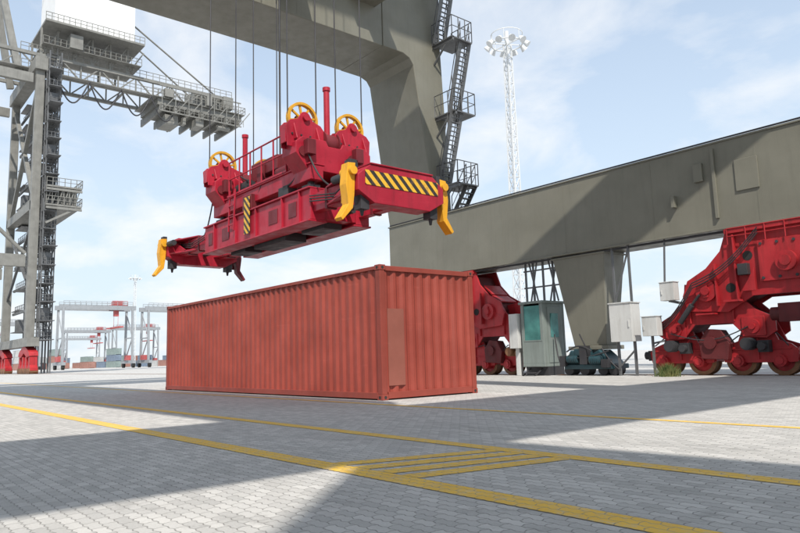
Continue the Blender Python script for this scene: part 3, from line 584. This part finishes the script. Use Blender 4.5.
part('lift_shaft',q,g,'stair')
g=G()
for i in range(12):
    z=7+i*3.6; g.box(xa-1.5,xa+4,23,25,z-.12,z); g.rail([(xa-1.5,25,z),(xa+4,25,z)],1.1,.9,.05); g.bar((xa-1,25,z),(xa+3.5,25,z+3.6),.15); g.bar((xa+3.5,25,z),(xa-1,25,z+3.6),.12)
    if i%3==0: g.box(xa+1,xa+3,23.2,24.5,z,z+2)
for xx in (xa-1.4,xa+1,xa+3.9): g.bar((xx,25,0),(xx,25,49),.22)
g.bar((xa,22,12),(xb,22,24),.35); g.bar((xb,22,12),(xa,22,24),.35)
for z in (10,14,18,22,31,35,38,41,44): g.bar((xa,23,z),(xb,23,z),.25,.4); g.rail([(xa,23.3,z+.2),(xb,23.3,z+.2)],1.1,1.0,.05)
part('ladder_tower',q,g,'stair')
g=G()
for z in (25.5,28.4):
    g.box(xa,xb+3,22.95,28,z-.25,z); g.rail([(xb+3,22.95,z),(xb+3,28,z),(xa,28,z)],1.2,.8,.06); g.bar((xb+3,22.95,z-.6),(xb+3,28,z-.6),.2,.35)
for i in range(6): g.bar((xb+2.8,23+i*.8,25.3),(xb+2.8,23.8+i*.8,28.4),.14); g.bar((xb+2.8,23+i*.8,25.3),(xb+2.8,23+i*.8,28.4),.14)
g.bar((xb+2.8,23,22.5),(xb+2.8,27.5,25.3),.3); g.box(xb-2,xb+2,25,27.5,25.52,27.6)
part('platform_or_shade_plate',q,g,'steel_light')
for x in (xm1,xm2):
    g=G(); ya_,yb_=-60,57
    for z in (49.2,52.2): g.bar((x,ya_,z),(x,yb_,z),.55)
    n=38
    for i in range(n):
        y=ya_+(yb_-ya_)*i/n; y2=ya_+(yb_-ya_)*(i+1)/n
        g.bar((x,y,49.2),(x,y,52.2),.22); g.bar((x,y,49.2 if i%2 else 52.2),(x,y2,52.2 if i%2 else 49.2),.22)
    part('boom_girder',q,g,'steel_light')
g=G()
for i in range(24):
    y=-60+i*117/23; g.bar((xm1,y,49.2),(xm2,y,49.2),.3)
g.box(xm2+.2,xm2+1.5,-20,57,49.0,49.15); g.rail([(xm2+1.5,20,49.15),(xm2+1.5,57,49.15)],1.2,1.0,.06)
g.rail([(xm2+.3,20,52.5),(xm2+.3,57,52.5)],1.2,1.2,.06)
part('boom_walkway',q,g,'steel_light')
g=G(); g.box(xm1-.5,xm2+1.5,42,58.5,47.6,48.8); g.box(xm1-1,xm2+2,41,59,48.85,49.0)
for y in (42.5,45,47.5,50,52.5,55,57.5): g.box(xm1-1.5,xm2+2.5,y-.15,y+.15,46.2,47.6); g.bar((xm2+2.3,y,46.2),(xm2+2.3,y+2.4,49.4),.15); g.bar((xm2+2.3,y,46.2),(xm2+2.3,y,51.0),.13)
g.bar((xm2+2.5,42,46.2),(xm2+2.5,58,46.2),.2)
g.rail([(xm2+2.1,41,49),(xm2+2.1,59,49),(xm1,59,49)],1.3,.9,.06); g.rail([(xm2+2.6,42,46.2),(xm2+2.6,58.4,46.2)],1.2,.9,.05); g.bar((xm2+2.3,42,51),(xm2+2.3,58,51),.2)
g.box(xm1+1,xm2-1,50,56,49.2,53.0); g.box(xm2-3,xm2+1,43.5,46,44.4,46.2); g.box(xm2-1,xm2+2,49,50.5,44.8,46.2); g.cyl((xm2+1.2,53.5,45.6),(xm2+1.2,56,45.6),.45); g.box(xm2-4,xm2+1,55,57,50,52.3); g.box(xm2,xm2+1.2,46.8,47.4,44.9,46.2); g.box(xm2+1.6,xm2+2.4,43,44.6,49.1,50.6); g.box(xm2+1.6,xm2+2.4,51,52,49.1,50.9)
part('rear_trolley',q,g,'steel_light')
mh=part('machinery_house',q,G().box(xm1-1.5,xm2+2,24.5,37.5,57.6,67).box(xm1-1.8,xm2+2.3,24.2,37.8,67,67.4),'housewhite',.05)
for y in (26.5,29.5,32.5,35.5): part('wall_rib',mh,G().box(xm2+2.001,xm2+2.08,y-.08,y+.08,57.7,66.9),'housewhite')
g=G(); g.box(xm1-2,xm2+3,23,39,57.2,57.55)
for y in (23,25.5,28,31,34,37):
    for x in (xm1,xm2): g.bar((x,y,52.4),(x,y,57.2),.3)
    g.bar((xm2,y,52.4),(xm2,y+2.8,57.2),.2)
g.rail([(xm2+2.9,23,57.55),(xm2+2.9,39,57.55)],1.2,.9,.06); g.box(xm2-1,xm2+2,27,29,54.02,56.4); g.box(xm1,xm2+1.5,23,39,53.9,54.0); g.rail([(xm2+1.5,23,54),(xm2+1.5,39,54)],1.2,.9,.06)
part('house_platform',q,g,'steel_light')
part('mast_frame',q,G().bar((xm1,20,48),(xm1+2.5,14,78),1.0).bar((xm2,20,48),(xm2-2.5,14,78),1.0).bar((xm1+2.5,14,78),(xm2-2.5,14,78),1.2),'steel_light')
for x in (xm1,xm2): part('stay',q,G().cyl((x*.4-73.2,14,78),(x,54,52.2),.16,n=8),'steel_light')
y=25
while y<41:
    part('festoon_cable',q,G().hose(sag((xm2+2.0,y,48.6),(xm2+2.0,y+5.2,48.6),4.2,14),.13,5),'dark'); y+=5.2

# ------------------------------------------------------------ yard cranes, stacks
def rtg(X,Ya,Yb):
    o=thing('yard_gantry_crane',(X,(Ya+Yb)/2,0),'grey rubber-tyred yard gantry crane with red trolley over container rows','harbour crane','yard gantry cranes in the container yard')
    for y in (Ya,Yb):
        g=G()
        for x in (X-3.5,X+3.5): g.bar((x,y,1.6),(x*.8+X*.2,y,18),.6)
        g.box(X-5.5,X+5.5,y-.45,y+.45,1.3,2.2); g.bar((X-3,y,9),(X+3,y,9),.35); g.bar((X-3.3,y,2),(X+3,y,9),.25); g.bar((X+3.2,y,9),(X-3,y,17),.25)
        part('leg_frame',o,g,'rtggrey')
        part('power_unit',o,G().box(X-1.5,X+1.5,y-.8,y+.8,2.3,3.8),'hazered')
        for x in (X-4.5,X+4.5): part('wheel',o,G().cyl((x,y-.35,.8),(x,y+.35,.8),.8,n=18),'black')
    for x in (X-2.6,X+2.6): part('girder',o,G().box(x-.35,x+.35,Ya-1,Yb+1,17.4,18.7).rail([(x+.4,Ya,18.7),(x+.4,Yb,18.7)],1.1,1.5,.07),'rtggrey')
    part('trolley',o,G().box(X-1.5,X+1.5,Yb-5,Yb-2.5,18.8,20.3).box(X+.5,X+2,Yb-5,Yb-3.8,15.6,17.3).box(X-2.8,X+2.8,Yb-6,Yb-1.5,18.75,19.0).rail([(X+2.7,Yb-6,19),(X+2.7,Yb-1.5,19)],1.1,1,.07),'hazered')
    part('spreader_frame',o,G().box(X-6,X+6,Yb-5,Yb-3.6,12,12.4).bar((X-2,Yb-4,12.4),(X-2,Yb-4,18),.08).bar((X+2,Yb-4,12.4),(X+2,Yb-4,18),.08),'hazered')
    return o
r1=rtg(-213,49.5,69)
copy_tree(r1,(-213,83.6,0)); copy_tree(r1,(-330,110,0)); copy_tree(r1,(-420,60,0)); copy_tree(r1,(-300,52,0)); copy_tree(r1,(-360,96,0)); copy_tree(r1,(-460,120,0))
def small_container(L,mat):
    g=corrpanel('x',-L/2+.1,L/2-.1,-1.2,1,.15,2.5,.06,.6)
    for gg in (corrpanel('x',-L/2+.1,L/2-.1,1.2,-1,.15,2.5,.06,.6),corrpanel('y',-1.15,1.15,L/2-.02,-1,.15,2.5,.06,.5),corrpanel('y',-1.15,1.15,-L/2+.02,1,.15,2.5,.06,.5)):
        g.add(gg.v,gg.f)
    g.box(-L/2+.05,L/2-.05,-1.15,1.15,2.5,2.57)
    for x in (-L/2,L/2-.15):
        for y in (-1.22,1.07): g.box(x,x+.15,y,y+.15,0,2.6)
    for y in (-1.22,1.12): g.box(-L/2+.15,L/2-.15,y,y+.1,2.48,2.6); g.box(-L/2+.15,L/2-.15,y,y+.1,0,.15)
    return mk('temp_box',g,mat)
kinds=[]
for mt,nm in (('corange','rust-red'),('cblue','dark blue'),('cwhite','white'),('cwhite','white'),('cgreen','green'),('corange','rust-red')):
    o=small_container(12.19,mt); kinds.append((o.data,nm)); bpy.data.objects.remove(o)
def stack(x,y,n):
    for i in range(n):
        me,nm=random.choice(kinds); o=bpy.data.objects.new('shipping_container',me); COL.objects.link(o); o.location=(x,y,.005+i*2.61)
        o['label']=nm+' shipping container in a far yard stack'; o['category']='container'; o['group']='containers stacked in the far yard'
for row in range(8):
    for col in range(8):
        if random.random()<.6: stack(-290-col*13.2-(row%2)*4,56+row*11+random.uniform(-.3,.3),random.choice((1,1,2,2,3)))

g=G(); n=90; ring=[]
for i in range(n+1):
    az=math.radians(-75+150*i/n)
    hh=70+45*math.sin(i*.31)+28*math.sin(i*.83+1)+10*math.sin(i*2.1)
    hh*= max(.02,min(1,(i-28)/16)) if i>28 else .02
    x,y=math.sin(az),math.cos(az)
    ring.append([(x*2300,y*2300,-1),(x*2700,y*2700,hh*.7),(x*3000,y*3000,hh),(x*3400,y*3400,-1)])
v=[p for r in ring for p in r]; f=[(4*i+j,4*i+4+j,4*i+5+j,4*i+1+j) for i in range(n) for j in range(3)]
g.add(v,f,True); struct('hills',g,'hill')

# ------------------------------------------------------------ world, sun, camera
az=Vector((.84,-.54)).normalized(); el=math.radians(50)
w=bpy.data.worlds.new('World'); scene.world=w; w.use_nodes=True; nt=w.node_tree; nt.nodes.clear()
out=nt.nodes.new('ShaderNodeOutputWorld'); bg=nt.nodes.new('ShaderNodeBackground'); nt.links.new(bg.outputs[0],out.inputs[0])
sky=nt.nodes.new('ShaderNodeTexSky'); sky.sky_type='NISHITA'; sky.sun_disc=False; sky.sun_elevation=el; sky.sun_rotation=math.atan2(az.x,az.y); sky.dust_density=1.5; sky.air_density=1.0
tc=nt.nodes.new('ShaderNodeTexCoord'); sp=nt.nodes.new('ShaderNodeSeparateXYZ'); nt.links.new(tc.outputs['Generated'],sp.inputs[0])
zz=nt.nodes.new('ShaderNodeMath'); zz.operation='MAXIMUM'; nt.links.new(sp.outputs[2],zz.inputs[0]); zz.inputs[1].default_value=.0
za=nt.nodes.new('ShaderNodeMath'); za.operation='ADD'; nt.links.new(zz.outputs[0],za.inputs[0]); za.inputs[1].default_value=.25
dv=nt.nodes.new('ShaderNodeVectorMath'); dv.operation='DIVIDE'; nt.links.new(tc.outputs['Generated'],dv.inputs[0])
cb=nt.nodes.new('ShaderNodeCombineXYZ'); [nt.links.new(za.outputs[0],cb.inputs[i]) for i in range(3)]; nt.links.new(cb.outputs[0],dv.inputs[1])
n1=nt.nodes.new('ShaderNodeTexNoise'); n1.inputs['Scale'].default_value=2.3; n1.inputs['Detail'].default_value=9; n1.inputs['Roughness'].default_value=.56; n1.inputs['Distortion'].default_value=.3
nt.links.new(dv.outputs[0],n1.inputs['Vector'])
cl_=ramp(nt,n1.outputs[0],.42,.68,0,.9)
hz=ramp(nt,sp.outputs[2],0.,.5,.95,.50)
c1=mixc(nt,hz,mixc(nt,1.0,sky.outputs[0],(1.4,1.65,1.85),'MULTIPLY'),(7.1,8.1,8.9))
c2=mixc(nt,cl_,c1,(9.1,9.2,9.3))
nt.links.new(c2,bg.inputs[0]); bg.inputs[1].default_value=.113
sd=bpy.data.lights.new('sun','SUN'); sd.energy=5.0; sd.angle=math.radians(.5); sd.color=(1,.935,.85)
so=bpy.data.objects.new('sun',sd); COL.objects.link(so)
d=Vector((-az.x*math.cos(el),-az.y*math.cos(el),-math.sin(el))); so.rotation_euler=d.to_track_quat('-Z','Y').to_euler()
f,yaw,pitch,roll,h=671.7383,.8727,.1334,-.0299,.906
cam=bpy.data.cameras.new('camera'); cam.sensor_width=36; cam.lens=f/800*36; cam.clip_end=20000; cam.clip_start=.05
co=bpy.data.objects.new('camera',cam); COL.objects.link(co); scene.camera=co
F=Vector((-math.sin(yaw)*math.cos(pitch),math.cos(yaw)*math.cos(pitch),math.sin(pitch))); R=Vector((math.cos(yaw),math.sin(yaw),0)); U=R.cross(F)
R2=R*math.cos(roll)+U*math.sin(roll); U2=-R*math.sin(roll)+U*math.cos(roll)
mt=Matrix((R2,U2,-F)).transposed().to_4x4(); mt.translation=Vector((0,0,h)); co.matrix_world=mt
